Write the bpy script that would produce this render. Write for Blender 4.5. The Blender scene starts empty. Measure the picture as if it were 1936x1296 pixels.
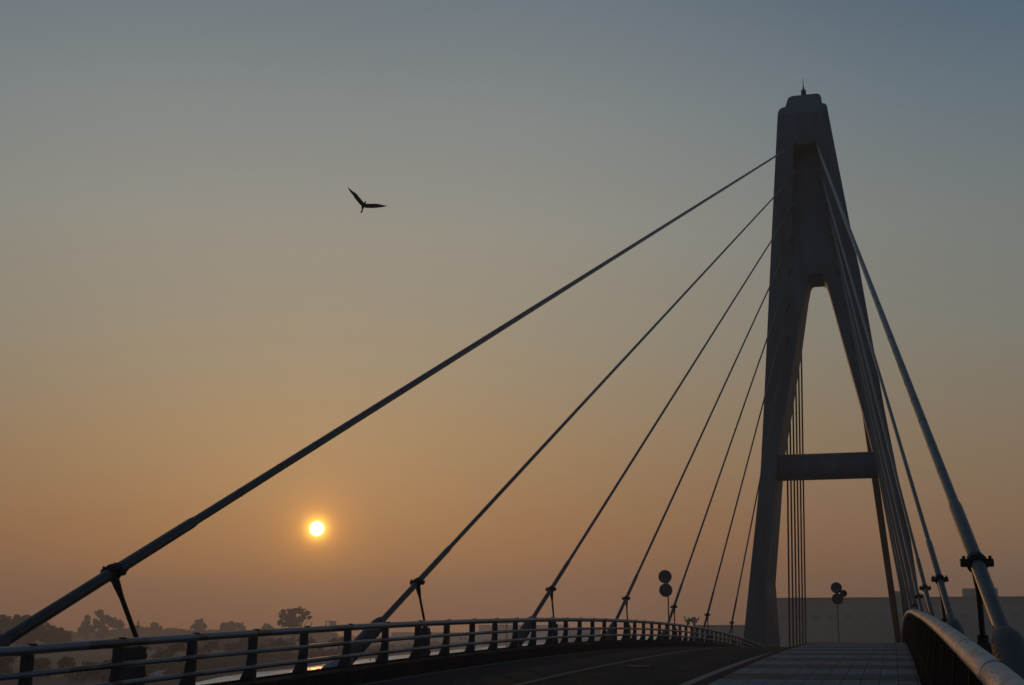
import bpy, bmesh, math, random
import numpy as np
from mathutils import Vector, Matrix
C = bpy.context.scene
R = math.radians
random.seed(7)

# ---------------------------------------------------------------- camera
PX, PY, FPX = 1936, 1296, 2500.0
cam_d = bpy.data.cameras.new('camera'); cam = bpy.data.objects.new('camera', cam_d)
C.collection.objects.link(cam); C.camera = cam
cam_d.sensor_fit = 'HORIZONTAL'; cam_d.sensor_width = 36.0; cam_d.lens = 36.0*FPX/PX
cam_d.clip_start = 0.1; cam_d.clip_end = 12000
PITCH, YAW = 12.276, 15.800
cam.rotation_euler = (R(90+PITCH), 0, R(YAW)); cam.location = (0, 0, 0)

# ---------------------------------------------------------------- sky and sun
SUN_EL, SUN_AZ = 4.2167, 24.138          # azimuth counted left of the bridge axis (+Y)
sd = Vector((-math.sin(R(SUN_AZ))*math.cos(R(SUN_EL)), math.cos(R(SUN_AZ))*math.cos(R(SUN_EL)), math.sin(R(SUN_EL))))
W = bpy.data.worlds.new('World'); C.world = W; W.use_nodes = True
nt = W.node_tree; nt.nodes.clear()
def N(t, **k):
    n = nt.nodes.new(t)
    for a, b in k.items(): setattr(n, a, b)
    return n
def L(a, b): nt.links.new(a, b)
def lin(c): return tuple(((v/255)/12.92 if v/255 <= .04045 else ((v/255+.055)/1.055)**2.4) for v in c)
tc = N('ShaderNodeTexCoord')
nv = N('ShaderNodeVectorMath', operation='NORMALIZE'); L(tc.outputs['Generated'], nv.inputs[0])
sep = N('ShaderNodeSeparateXYZ'); L(nv.outputs[0], sep.inputs[0])
def M1(op, a, b=None, c=None, clamp=False):
    n = N('ShaderNodeMath', operation=op); n.use_clamp = clamp
    for i, v in enumerate((a, b, c)):
        if v is None: continue
        if isinstance(v, (int, float)): n.inputs[i].default_value = v
        else: L(v, n.inputs[i])
    return n.outputs[0]
def ramp(fac, stops, interp='EASE'):
    n = N('ShaderNodeValToRGB'); n.color_ramp.interpolation = interp
    e = n.color_ramp.elements
    while len(e) > 1: e.remove(e[0])
    e[0].position = stops[0][0]; e[0].color = (*stops[0][1], 1)
    for p, c in stops[1:]:
        q = e.new(p); q.color = (*c, 1)
    L(fac, n.inputs[0]); return n.outputs[0]
def MIX(f, a, b, mode='MIX'):
    n = N('ShaderNodeMix', data_type='RGBA', blend_type=mode)
    if isinstance(f, (int, float)): n.inputs[0].default_value = f
    else: L(f, n.inputs[0])
    for i, v in ((6, a), (7, b)):
        if isinstance(v, tuple): n.inputs[i].default_value = (*v, 1)
        else: L(v, n.inputs[i])
    return n.outputs[2]
el = M1('DIVIDE', M1('ARCSINE', sep.outputs[2]), math.pi/2)          # 0 at horizon, 1 at zenith
def E_(d): return max(0, min(1, d/90))
#SKY
near = ramp(el, [(0, lin((138,89,62))), (E_(4), lin((141,99,69))), (E_(8), lin((142,119,93))), (E_(12), lin((139,131,115))),
                 (E_(17), lin((139,139,131))), (E_(22), lin((125,133,134))), (E_(27), lin((104,118,127))), (E_(45), lin((78,98,116))), (1, lin((60,80,104)))], 'LINEAR')
far = ramp(el, [(0, lin((121,92,76))), (E_(4), lin((136,107,83))), (E_(8), lin((130,115,95))), (E_(12), lin((121,121,112))),
                (E_(17), lin((112,120,120))), (E_(22), lin((92,110,122))), (E_(27), lin((68,90,112))), (E_(45), lin((56,78,102))), (1, lin((60,80,104)))], 'LINEAR')
back = ramp(el, [(0, lin((84,84,90))), (E_(15), lin((80,92,106))), (E_(40), lin((62,84,108))), (1, lin((60,80,104)))], 'LINEAR')
dots = N('ShaderNodeVectorMath', operation='DOT_PRODUCT'); L(nv.outputs[0], dots.inputs[0]); dots.inputs[1].default_value = sd
ang = M1('MULTIPLY', M1('ARCCOSINE', M1('MINIMUM', dots.outputs['Value'], 1.0)), 180/math.pi)   # degrees from the sun
hl = M1('SQRT', M1('ADD', M1('MULTIPLY', sep.outputs[0], sep.outputs[0]), M1('MULTIPLY', sep.outputs[1], sep.outputs[1])))
sh = Vector((sd.x, sd.y, 0)).normalized()
hd = M1('DIVIDE', M1('ADD', M1('MULTIPLY', sep.outputs[0], sh.x), M1('MULTIPLY', sep.outputs[1], sh.y)), M1('MAXIMUM', hl, .001))
az = M1('MULTIPLY', M1('ARCCOSINE', M1('MAXIMUM', M1('MINIMUM', hd, 1.0), -1.0)), 180/math.pi)
f1 = N('ShaderNodeMapRange', interpolation_type='SMOOTHSTEP'); L(az, f1.inputs[0]); f1.inputs[1].default_value = 6; f1.inputs[2].default_value = 36
f2 = N('ShaderNodeMapRange', interpolation_type='SMOOTHSTEP'); L(az, f2.inputs[0]); f2.inputs[1].default_value = 35; f2.inputs[2].default_value = 120
col = MIX(f1.outputs[0], near, far); col = MIX(f2.outputs[0], col, back)
nish = N('ShaderNodeTexSky'); nish.sky_type = 'NISHITA'; nish.sun_disc = False
nish.sun_elevation = R(SUN_EL); nish.sun_rotation = R(-SUN_AZ); nish.dust_density = 4.0
col = MIX(.004, col, nish.outputs[0], 'ADD')
def glow(amp, width, c):
    v = M1('MULTIPLY', M1('EXPONENT', M1('MULTIPLY', ang, -1/width)), amp)
    m = N('ShaderNodeVectorMath', operation='SCALE'); m.inputs[0].default_value = c; L(v, m.inputs[3]); return m.outputs[0]
for g in ((12, .165, (1, .58, .07)), (1.1, .65, (1, .33, .0)), (.11, 2.6, (1, .40, .08))):
    col = MIX(1.0, col, glow(*g), 'ADD')
dsk = N('ShaderNodeMapRange', interpolation_type='SMOOTHSTEP'); L(ang, dsk.inputs[0])
dsk.inputs[1].default_value = .315; dsk.inputs[2].default_value = .235; dsk.inputs[3].default_value = 0; dsk.inputs[4].default_value = 1
sc_ = N('ShaderNodeVectorMath', operation='SCALE'); sc_.inputs[0].default_value = (50, 25, 7); L(dsk.outputs[0], sc_.inputs[3])
col = MIX(1.0, col, sc_.outputs[0], 'ADD')
bg = N('ShaderNodeBackground'); L(col, bg.inputs[0]); bg.inputs[1].default_value = 1.0
wo = N('ShaderNodeOutputWorld'); L(bg.outputs[0], wo.inputs[0])
W.cycles.sampling_method = 'MANUAL'; W.cycles.sample_map_resolution = 2048

sun_d = bpy.data.lights.new('sun', 'SUN'); sun_d.energy = 0.22; sun_d.angle = R(.5); sun_d.color = (1, .46, .16)
sun = bpy.data.objects.new('sun', sun_d); C.collection.objects.link(sun)
sun.rotation_euler = sd.to_track_quat('Z', 'Y').to_euler()
C.view_settings.view_transform = 'Standard'; C.view_settings.look = 'None'
C.view_settings.exposure = 0; C.view_settings.gamma = 1
C.render.engine = 'CYCLES'
C.cycles.use_denoising = True
C.cycles.volume_bounces = 1; C.cycles.max_bounces = 6
C.cycles.sample_clamp_indirect = 4

# ---------------------------------------------------------------- helpers
class MB:
    def __init__(s): s.v = []; s.f = []; s.sm = []
    def add(s, vs, fs, sm=False):
        o = len(s.v); s.v += [tuple(v) for v in vs]; s.f += [tuple(i+o for i in f) for f in fs]; s.sm += [sm]*len(fs)
    def box(s, x0, x1, y0, y1, z0, z1):
        s.add([(x0,y0,z0),(x1,y0,z0),(x1,y1,z0),(x0,y1,z0),(x0,y0,z1),(x1,y0,z1),(x1,y1,z1),(x0,y1,z1)],
              [(0,3,2,1),(4,5,6,7),(0,1,5,4),(1,2,6,5),(2,3,7,6),(3,0,4,7)])
    def tube(s, pts, rad, seg=12, caps=True, sm=True, twist=0):
        pts = [Vector(p) for p in pts]; n = len(pts)
        if isinstance(rad, (int, float)): rad = [rad]*n
        vs = []; up = None
        for i, p in enumerate(pts):
            d = (pts[min(i+1, n-1)]-pts[max(i-1, 0)])
            if d.length < 1e-9: d = Vector((0,0,1))
            d.normalize()
            if up is None:
                up = Vector((0,0,1)) if abs(d.z) < .9 else Vector((1,0,0))
            a = d.cross(up).normalized(); b = a.cross(d).normalized(); up = b
            for k in range(seg):
                t = 2*math.pi*(k+twist)/seg
                vs.append(p + (a*math.cos(t)+b*math.sin(t))*rad[i])
        fs = [(i*seg+k, i*seg+(k+1) % seg, (i+1)*seg+(k+1) % seg, (i+1)*seg+k) for i in range(n-1) for k in range(seg)]
        s.add(vs, fs, sm)
        if caps:
            s.add(vs[:seg], [tuple(range(seg))[::-1]]); s.add(vs[-seg:], [tuple(range(seg))])
    def prism(s, poly, d0, d1):
        """poly: 3-D points; extruded from +d0 to +d1 (vectors)"""
        n = len(poly); d0 = Vector(d0); d1 = Vector(d1)
        vs = [Vector(p)+d0 for p in poly]+[Vector(p)+d1 for p in poly]
        fs = [tuple(range(n)), tuple(range(n, 2*n))[::-1]]+[(i, i+n, (i+1) % n+n, (i+1) % n) for i in range(n)]
        s.add(vs, fs)
    def build(s, name, m, parent=None, bevel=0, loc=None):
        me = bpy.data.meshes.new(name)
        vs = s.v if loc is None else [(v[0]-loc[0], v[1]-loc[1], v[2]-loc[2]) for v in s.v]
        me.from_pydata(vs, [], s.f); me.polygons.foreach_set('use_smooth', s.sm)
        me.materials.append(m); me.update()
        o = bpy.data.objects.new(name, me); C.collection.objects.link(o)
        if parent is not None: o.parent = parent
        if loc is not None and parent is None: o.location = loc
        if bevel:
            b = o.modifiers.new('bevel', 'BEVEL'); b.width = bevel; b.segments = 2; b.limit_method = 'ANGLE'
        fixn(o)
        return o
def fixn(o):
    bm = bmesh.new(); bm.from_mesh(o.data); bmesh.ops.recalc_face_normals(bm, faces=bm.faces); bm.to_mesh(o.data); bm.free()
def tag(o, label=None, cat=None, group=None, kind=None):
    if label: o['label'] = label
    if cat: o['category'] = cat
    if group: o['group'] = group
    if kind: o['kind'] = kind
    return o
class Thing:
    """an Empty at loc; parts are given in world coordinates"""
    def __init__(s, name, label, cat, loc, group=None):
        s.o = bpy.data.objects.new(name, None); s.o.empty_display_size = .3
        C.collection.objects.link(s.o); s.o.location = loc; s.loc = loc
        tag(s.o, label, cat, group)
    def part(s, name, mb, m, parent=None, bevel=0, label=None):
        o = mb.build(name, m, parent or s.o, bevel, loc=s.loc)
        if label: o['label'] = label
        return o

def mat(name, base, rough=.6, metal=0, var=.0, scale=3.0, bump=0, bscale=20, col2=None, stretch=(1,1,1), detail=4, contrast=(.35,.65), spec=.5):
    m = bpy.data.materials.new(name); m.use_nodes = True; t = m.node_tree; p = t.nodes['Principled BSDF']
    p.inputs['Roughness'].default_value = rough; p.inputs['Metallic'].default_value = metal
    p.inputs['Specular IOR Level'].default_value = spec
    p.inputs['Base Color'].default_value = (*base, 1)
    co = t.nodes.new('ShaderNodeTexCoord'); mp = t.nodes.new('ShaderNodeMapping'); mp.inputs['Scale'].default_value = stretch
    t.links.new(co.outputs['Object'], mp.inputs[0])
    if var or col2:
        n = t.nodes.new('ShaderNodeTexNoise'); n.inputs['Scale'].default_value = scale; n.inputs['Detail'].default_value = detail
        t.links.new(mp.outputs[0], n.inputs['Vector'])
        r = t.nodes.new('ShaderNodeValToRGB'); r.color_ramp.elements[0].position = contrast[0]; r.color_ramp.elements[1].position = contrast[1]
        c2 = col2 or tuple(b*(1-var) for b in base); c1 = base if col2 else tuple(min(1, b*(1+var)) for b in base)
        r.color_ramp.elements[0].color = (*c2, 1); r.color_ramp.elements[1].color = (*c1, 1)
        t.links.new(n.outputs[0], r.inputs[0]); t.links.new(r.outputs[0], p.inputs['Base Color'])
    if bump:
        n2 = t.nodes.new('ShaderNodeTexNoise'); n2.inputs['Scale'].default_value = bscale; n2.inputs['Detail'].default_value = 5
        t.links.new(mp.outputs[0], n2.inputs['Vector'])
        b = t.nodes.new('ShaderNodeBump'); b.inputs['Strength'].default_value = bump; b.inputs['Distance'].default_value = .02
        t.links.new(n2.outputs[0], b.inputs['Height']); t.links.new(b.outputs[0], p.inputs['Normal'])
    return m
MT = dict(
 tower=mat('tower_paint', (.027,.064,.088), .6, 0, .25, .9, .2, 6, stretch=(1,1,.15)),
 cable=mat('cable_cover', (.016,.017,.018), .40, 0, .25, 2.5, spec=.40),
 pipe=mat('guide_pipe_paint', (.015,.015,.016), .44, 0, .4, 4, .1, 30, spec=.42),
 farcable=mat('far_cable_cover', (.010,.009,.009), .8, 0, .2, 2, spec=.15),
 clamp=mat('clamp_iron', (.012,.012,.014), .6, .2, .3, 8, spec=.3),
 base=mat('anchor_pale_steel', (.12,.145,.175), .5, .1, .3, 5),
 sleeve=mat('anchor_sleeve', (.013,.013,.013), .6, .0, .3, 3, 0, 20),
 rail=mat('rail_steel', (.115,.135,.165), .40, .3, 0, .62, 0, 20, col2=(.045,.038,.038), stretch=(1,1,1), contrast=(.40,.44)),
 post=mat('post_cast', (.014,.015,.020), .65, .1, .3, 5, .1, 40),
 hand=mat('handrail_galvanised', (.36,.36,.36), .46, .15, 0, 9, .6, 70, col2=(.15,.16,.18), stretch=(1,.3,1), contrast=(.40,.66), detail=9),
 bal=mat('baluster_paint', (.007,.007,.008), .8, .0, .2, 5, spec=.10),
 asphalt=mat('asphalt', (.019,.019,.020), .95, 0, .25, 1.5, .3, 120, spec=.08),
 line=mat('line_white', (.060,.059,.057), .8, 0, 0, 14, col2=(.04,.04,.04)),
 edge=mat('gutter_line', (.08,.086,.095), .7, 0, 0, 20, col2=(.055,.058,.065)),  # bluish tint: glossy sheen of the edge line put into its colour
 oline=mat('line_orange', (.12,.055,.022), .8, 0, 0, 14, col2=(.05,.033,.025)),
 conc=mat('kerb_concrete', (.014,.012,.012), .95, 0, .3, 2, .3, 40, spec=.1),
 deck=mat('girder_steel', (.12,.125,.13), .6, .1, .2, 1),
 ground=mat('bank_soil', (.022,.022,.014), .95, 0, .4, .05),
 pole=mat('pole_concrete', (.16,.155,.15), .8, 0, .15, 2),
 wall=mat('warehouse_wall', (.32,.29,.25), .8, 0, .08, .08),
 wall2=mat('shed_wall', (.40,.38,.36), .8, 0, .1, .1),
 roof=mat('shed_roof', (.18,.18,.19), .7, 0, .15, .2),
 bark=mat('bark', (.06,.045,.033), .9, 0, .2, 2),
 bird=mat('bird_feather', (.03,.024,.02), .8, 0, .3, 6),
 white=mat('bird_white', (.75,.73,.70), .7),
 signf=mat('sign_face', (.07,.078,.088), .55),
 signr=mat('sign_rim', (.05,.006,.006), .5),
 signb=mat('sign_back', (.05,.055,.065), .45, .4),
 signm=mat('sign_mark', (.018,.02,.04), .5),
)
def leaf(name, a, b):
    m = mat(name, a, .75, 0, 0, .35, col2=b, contrast=(.3,.7), spec=.2); return m
LEAF = [leaf('leaf_dark', (.030,.033,.016), (.012,.016,.008)), leaf('leaf_mid', (.045,.045,.022), (.02,.024,.011)), leaf('leaf_olive', (.045,.040,.020), (.022,.022,.011))]
# brick-like pavers of the footway
def paver_mat():
    m = bpy.data.materials.new('footway_pavers'); m.use_nodes = True; t = m.node_tree; p = t.nodes['Principled BSDF']
    co = t.nodes.new('ShaderNodeTexCoord'); s = t.nodes.new('ShaderNodeSeparateXYZ'); t.links.new(co.outputs['Object'], s.inputs[0])
    def m1(op, a, b=None):
        n = t.nodes.new('ShaderNodeMath'); n.operation = op
        for i, v in enumerate((a, b)):
            if v is None: continue
            if isinstance(v, (int, float)): n.inputs[i].default_value = v
            else: t.links.new(v, n.inputs[i])
        return n.outputs[0]
    X, Y = s.outputs[0], s.outputs[1]
    cx = m1('DIVIDE', X, .30); cy = m1('DIVIDE', Y, .60)
    ix, iy = m1('FLOOR', cx), m1('FLOOR', cy)
    wn = t.nodes.new('ShaderNodeTexWhiteNoise'); cb = t.nodes.new('ShaderNodeCombineXYZ')
    t.links.new(ix, cb.inputs[0]); t.links.new(iy, cb.inputs[1]); t.links.new(cb.outputs[0], wn.inputs['Vector'])
    par = m1('MODULO', m1('ADD', m1('FLOOR', m1('DIVIDE', Y, 1.8)), 1000), 2)              # alternate rows: grey stone / narrow brown bricks
    r = t.nodes.new('ShaderNodeMix'); r.data_type = 'RGBA'
    t.links.new(m1('ADD', m1('MULTIPLY', par, .75), m1('MULTIPLY', wn.outputs['Value'], .35)), r.inputs[0]); r.clamp_factor = True
    r.inputs[6].default_value = (.175,.195,.215,1); r.inputs[7].default_value = (.080,.071,.063,1)
    # joints
    fx, fy = m1('FRACT', cx), m1('FRACT', cy)
    jx = m1('LESS_THAN', fx, .05); jy = m1('LESS_THAN', fy, .035)
    fy2 = m1('FRACT', m1('DIVIDE', Y, .10)); jy2 = m1('MULTIPLY', m1('LESS_THAN', fy2, .14), m1('ADD', m1('MULTIPLY', par, .6), .25))
    j = m1('MAXIMUM', m1('MAXIMUM', jx, jy), jy2)
    r2 = t.nodes.new('ShaderNodeMix'); r2.data_type = 'RGBA'; t.links.new(j, r2.inputs[0]); t.links.new(r.outputs[2], r2.inputs[6]); r2.inputs[7].default_value = (.008,.008,.009,1)
    nz = t.nodes.new('ShaderNodeTexNoise'); nz.inputs['Scale'].default_value = 1.3; nz.inputs['Detail'].default_value = 6
    t.links.new(co.outputs['Object'], nz.inputs['Vector'])
    r3 = t.nodes.new('ShaderNodeMix'); r3.data_type = 'RGBA'; r3.blend_type = 'MULTIPLY'; r3.inputs[0].default_value = .6
    t.links.new(r2.outputs[2], r3.inputs[6]); t.links.new(nz.outputs[0], r3.inputs[7])
    gm = t.nodes.new('ShaderNodeMix'); gm.data_type = 'RGBA'; gm.blend_type = 'MULTIPLY'; gm.inputs[0].default_value = 1; gm.inputs[7].default_value = (1.3,1.3,1.3,1); gm.clamp_result = False
    t.links.new(r3.outputs[2], gm.inputs[6]); t.links.new(gm.outputs[2], p.inputs['Base Color'])
    p.inputs['Roughness'].default_value = .8; p.inputs['Specular IOR Level'].default_value = .15
    b = t.nodes.new('ShaderNodeBump'); b.inputs['Strength'].default_value = .6; b.inputs['Distance'].default_value = .006
    t.links.new(m1('SUBTRACT', 1, j), b.inputs['Height']); t.links.new(b.outputs[0], p.inputs['Normal'])
    return m
def water_mat():
    m = bpy.data.materials.new('river_water'); m.use_nodes = True; t = m.node_tree; p = t.nodes['Principled BSDF']
    p.inputs['Base Color'].default_value = (.90,.82,.73,1); p.inputs['Metallic'].default_value = .8; p.inputs['Roughness'].default_value = .40; p.inputs['IOR'].default_value = 2.0  # peach metallic base: haze-reddened sky reflection put into the water colour
    co = t.nodes.new('ShaderNodeTexCoord')
    b = None
    for sc, st, mpz in ((.9, .9, (1, .45, 1)), (.12, .9, (1, .35, 1))):
        mp = t.nodes.new('ShaderNodeMapping'); mp.inputs['Scale'].default_value = mpz; t.links.new(co.outputs['Object'], mp.inputs[0])
        n = t.nodes.new('ShaderNodeTexNoise'); n.inputs['Scale'].default_value = sc; n.inputs['Detail'].default_value = 3; t.links.new(mp.outputs[0], n.inputs['Vector'])
        bb = t.nodes.new('ShaderNodeBump'); bb.inputs['Strength'].default_value = st; bb.inputs['Distance'].default_value = .2/sc*.5
        t.links.new(n.outputs[0], bb.inputs['Height'])
        if b: t.links.new(b.outputs[0], bb.inputs['Normal'])
        b = bb
    t.links.new(b.outputs[0], p.inputs['Normal'])
    return m

# ---------------------------------------------------------------- bridge profile (height of the left rail axis)
def zr(Y):
    f = lambda y: -4.5932e-4*y*y + 4.651e-2*y - .7524
    if Y < -10: return f(-10)+(Y+10)*(4.651e-2+2*4.5932e-4*10)
    if Y > 105: return f(105)+(Y-105)*(4.651e-2-2*4.5932e-4*105)
    return f(Y)
zroad = lambda Y: zr(Y)-1.1
zwalk = lambda Y: zr(Y)-.9
def ys(a, b, step): 
    n = max(1, int(round((b-a)/step))); return [a+(b-a)*i/n for i in range(n+1)]
def sweep(mb, sect, Y0, Y1, step, zf, close=True):
    """sect: list of (x, dz) swept along the profile zf"""
    n = len(sect); Ys = ys(Y0, Y1, step); vs = [(x, y, zf(y)+dz) for y in Ys for x, dz in sect]
    m = n if close else n-1
    fs = [(i*n+k, i*n+(k+1) % n, (i+1)*n+(k+1) % n, (i+1)*n+k) for i in range(len(Ys)-1) for k in range(m)]
    mb.add(vs, fs)
    if close: mb.add(vs[:n], [tuple(range(n))]); mb.add(vs[-n:], [tuple(range(n))[::-1]])
DY0, DY1 = -60, 235
b = MB(); sweep(b, [(-9.95,0),(-3.15,0)], DY0, DY1, 2.5, zroad, False)
tag(b.build('road', MT['asphalt']), 'dark asphalt road over the crest of the bridge', 'road', kind='structure')
b = MB(); sweep(b, [(-2.95,0),(.36,0)], DY0, DY1, 2.5, zwalk, False)
tag(b.build('sidewalk', paver_mat()), 'footway of grey and brown pavers on the right of the road', 'sidewalk', kind='structure')
b = MB(); sweep(b, [(-3.15,-.3),(-3.15,.19),(-3.13,.205),(-2.95,.205),(-2.95,-.3)], DY0, DY1, 2.5, zroad)
tag(b.build('kerb', MT['conc']), 'dark concrete kerb between road and footway', 'kerb', kind='structure')
b = MB(); sweep(b, [(-10.45,-.3),(-10.45,.27),(-10.0,.27),(-9.95,.24),(-9.95,-.3)], DY0, DY1, 2.5, zroad)
# row of small bolt heads along the outer edge of the kerb, like a serrated edge
y = 9.0
while y < 75:
    z = zroad(y)+.268; w = .028; b.add([(-10.44,y-w,z),(-10.38,y-w,z),(-10.38,y+w,z),(-10.44,y+w,z),(-10.44,y-w*.7,z+.035),(-10.38,y-w*.7,z+.035),(-10.38,y+w*.7,z+.035),(-10.44,y+w*.7,z+.035)],
        [(4,5,6,7),(0,1,5,4),(1,2,6,5),(2,3,7,6),(3,0,4,7)]); y += .13
tag(b.build('kerb', MT['conc']), 'high dark kerb under the left rail with a serrated outer edge', 'kerb', kind='structure')
b = MB(); sweep(b, [(.36,-.5),(.36,.03),(.62,.03),(.62,-.5)], DY0, DY1, 2.5, zwalk)
tag(b.build('kerb', MT['conc']), 'concrete edge beam under the right handrail', 'kerb', kind='structure')
b = MB(); sweep(b, [(-10.44,-.3),(-9.5,-1.7),(-.4,-1.7),(.61,-.3)], DY0, DY1, 2.5, zroad)
tag(b.build('bridge_girder', MT['deck']), 'steel box girder carrying the bridge deck', 'bridge girder', kind='structure')
for nm, x, w, m, lab in (('lane_line', -9.66, .14, 'line', 'thin pale edge line beside the left kerb'), ('lane_line', -6.8, .16, 'oline', 'worn orange centre line of the road'),
                    ('lane_line', -3.76, .20, 'edge', 'pale edge line beside the footway kerb')):
    b = MB(); sweep(b, [(x-w/2,.004),(x+w/2,.004)], DY0, DY1, 2.5, zroad, False)
    tag(b.build(nm, MT[m]), lab, 'road marking', kind='structure')
b = MB(); b.add([(-6.2,32.0,zroad(32)+.004),(-5.7,31.9,zroad(31.9)+.004),(-5.65,32.3,zroad(32.3)+.004),(-6.2,32.4,zroad(32.4)+.004)], [(0,1,2,3)])
tag(b.build('road_patch', MT['edge']), 'small pale repair mark on the asphalt right of the centre line', 'road marking', kind='structure')

# ---------------------------------------------------------------- left guard rail
PYS = [14.52+2.03*i for i in range(-5, 62)]      # post positions, every 2.03 m
gr = Thing('guard_rail', 'left guard rail of three blue-grey steel pipes on dark posts along the road', 'guard rail', (-10.27, 12, zroad(12)))
XR = -10.27
b = MB(); Yl = ys(-6, 150, 1.0); b.tube([(XR, y, zr(y)-.0625) for y in Yl], .0625, 20); gr.part('top_rail', b, MT['rail'])
for dz in (.355, .605):
    b = MB(); b.tube([(XR+.03, y, zr(y)-dz) for y in Yl], .040, 14); gr.part('lower_rail', b, MT['rail'])
for i, y in enumerate(PYS):
    zt = zr(y)-.09; zb = zr(y)-.832; h = zt-zb
    prof = [(XR+.005, 0), (XR+.005, h), (XR-.12, h), (XR-.125, h*.55), (XR-.16, h*.28), (XR-.25, .03), (XR-.25, 0)]
    b = MB(); b.prism([(x, y, zb+z) for x, z in prof], (0,-.055,0), (0,.055,0))
    o = gr.part('post', b, MT['post'], bevel=.008 if y < 60 else 0)
    if y < 70:
        b = MB(); b.box(XR-.035, XR+.035, y-.05, y+.05, zr(y)-.02, zr(y)+.012)
        gr.part('bolt_cap', b, MT['clamp'], parent=None)

# ---------------------------------------------------------------- right handrail with balusters
XH = .45
hr = Thing('handrail', 'thick galvanised handrail with close dark balusters along the footway', 'handrail', (XH, 6, zwalk(6)))
zh = lambda y: zr(y)+.13+.11*max(0, min(1, (26-y)/19))
b = MB(); b.tube([(XH, y, zh(y)) for y in ys(-3, 150, .8)], .071, 32); top = hr.part('top_rail', b, MT['hand'])
JY = [1.9, 4.4, 6.9, 9.4, 12.2, 15, 18, 21, 24, 27, 30, 34, 38]
for y in JY:
    b = MB(); b.tube([(XH, y-.007, zh(y-.007)), (XH, y+.007, zh(y+.007))], .0730, 32); hr.part('joint_ring', b, MT['pipe'], parent=top)
def bx_(t): return XH-.03-.16*(1-t)**1.6-.0    # lean of the balusters: foot further in than the head
y = 0.0; k = 0
while y < 120:
    b = MB()
    Y1 = y+2.5
    for j in range(25):
        yy = y+.05+j*.1
        zb, zt = zwalk(yy)+.03, zh(yy)-.05
        seg = 6 if yy < 30 else 2
        pts = [(bx_(i/seg)+.09, yy, zb+(zt-zb)*i/seg) for i in range(seg+1)]
        b.tube(pts, .011, 6 if yy < 30 else 4, caps=False)
        if yy < 30: b.tube([(bx_(.32)+.055, yy, zb+(zt-zb)*.32), (bx_(.32)+.085, yy, zb+(zt-zb)*.32)], .02, 8)
    for t in (.32, .96):
        b.tube([(bx_(t)+.10, q, zwalk(q)+.03+(zh(q)-.05-zwalk(q)-.03)*t) for q in ys(y, Y1, .8)], .016, 6, caps=False)
    hr.part('baluster_panel', b, MT['bal'])
    b = MB(); seg = 6; yy = y
    pts = [(bx_(i/seg)+.10, yy, zwalk(yy)+.03+(zh(yy)-.05-zwalk(yy)-.03)*i/seg) for i in range(seg+1)]
    for i in range(seg):
        p, q = pts[i], pts[i+1]; w = .035
        b.add([(p[0]-w,yy-.03,p[2]),(p[0]+w,yy-.03,p[2]),(p[0]+w,yy+.03,p[2]),(p[0]-w,yy+.03,p[2]),(q[0]-w,yy-.03,q[2]),(q[0]+w,yy-.03,q[2]),(q[0]+w,yy+.03,q[2]),(q[0]-w,yy+.03,q[2])],
              [(0,1,5,4),(1,2,6,5),(2,3,7,6),(3,0,4,7)])
    hr.part('post', b, MT['bal'])
    y = Y1

# ---------------------------------------------------------------- tower
CX = -4.92
TY0, TY1 = 116.0, 121.0
outL = [(-13.3,-11),(-12.9,-4.5),(-12.45,-1.0),(-11.87,3.2),(-10.97,9.45),(-10.5,12.9),(-10.38,13.9),(-9.96,18.6),(-8.58,34.9),(-7.6,46.0)]
outR = [(-3.13,46.0),(-1.56,33.6),(-1.15,31.0),(-.45,24.7),(.27,18.17),(.84,13.94),(.97,12.95),(1.55,9.16),(2.2,1.8),(2.6,-1.0),(2.95,-4.5),(3.3,-11)]
inR = [(.80,-11),(.75,-1.0),(.59,3.47),(-.15,9.2),(-.60,12.7),(-.93,14.9),(-1.56,18.25),(-2.96,24.89),(-3.86,29.3)]
inL = [(-5.90,29.3),(-6.79,25.12),(-8.12,18.55),(-8.91,14.92),(-9.16,12.72),(-9.56,9.41),(-10.34,4.05),(-10.55,-1.0),(-10.6,-11)]
def arc(p0, pc, p1, n=6):
    out = []
    for i in range(n+1):
        t = i/n; out.append(tuple((1-t)**2*a+2*t*(1-t)*q+t*t*c for a, q, c in zip(p0, pc, p1)))
    return out
notch = arc((-4.0,29.9), (-4.15,30.85), (-4.5,30.85)) + arc((-5.3,30.85), (-5.60,30.85), (-5.76,29.9))
outline = outL+outR+inR+notch+inL
# extra push of the rear inner corners (legs widen towards the back)
def rear_dx(z): 
    pts = [(-11,.85),(-1,.78),(3.5,.42),(4.05,.40),(9.4,.24),(13,.2),(25,.15),(29.3,0)]
    for (a, u), (c, v) in zip(pts, pts[1:]):
        if a <= z <= c: return u+(v-u)*(z-a)/(c-a)
    return 0
tw = Thing('bridge_tower', 'tall grey A-shaped cable-stay bridge tower straddling the roadway', 'bridge tower', (CX, 118.5, -9))
b = MB()
nL, nR, nI, nN, nJ = len(outL), len(outR), len(inR), len(notch), len(inL)
front = [(x, TY0, z) for x, z in outline]; rear = []
for i, (x, z) in enumerate(outline):
    dx = 0
    if nL+nR <= i < nL+nR+nI: dx = 0
    elif i >= nL+nR+nI+nN: dx = rear_dx(z)
    rear.append((x+dx, TY1, z))
n = len(outline)
b.add(front+rear, [tuple(range(n)), tuple(range(n, 2*n))[::-1]]+[(i, i+n, (i+1) % n+n, (i+1) % n) for i in range(n)])
frame = tw.part('tower_frame', b, MT['tower'])
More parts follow.
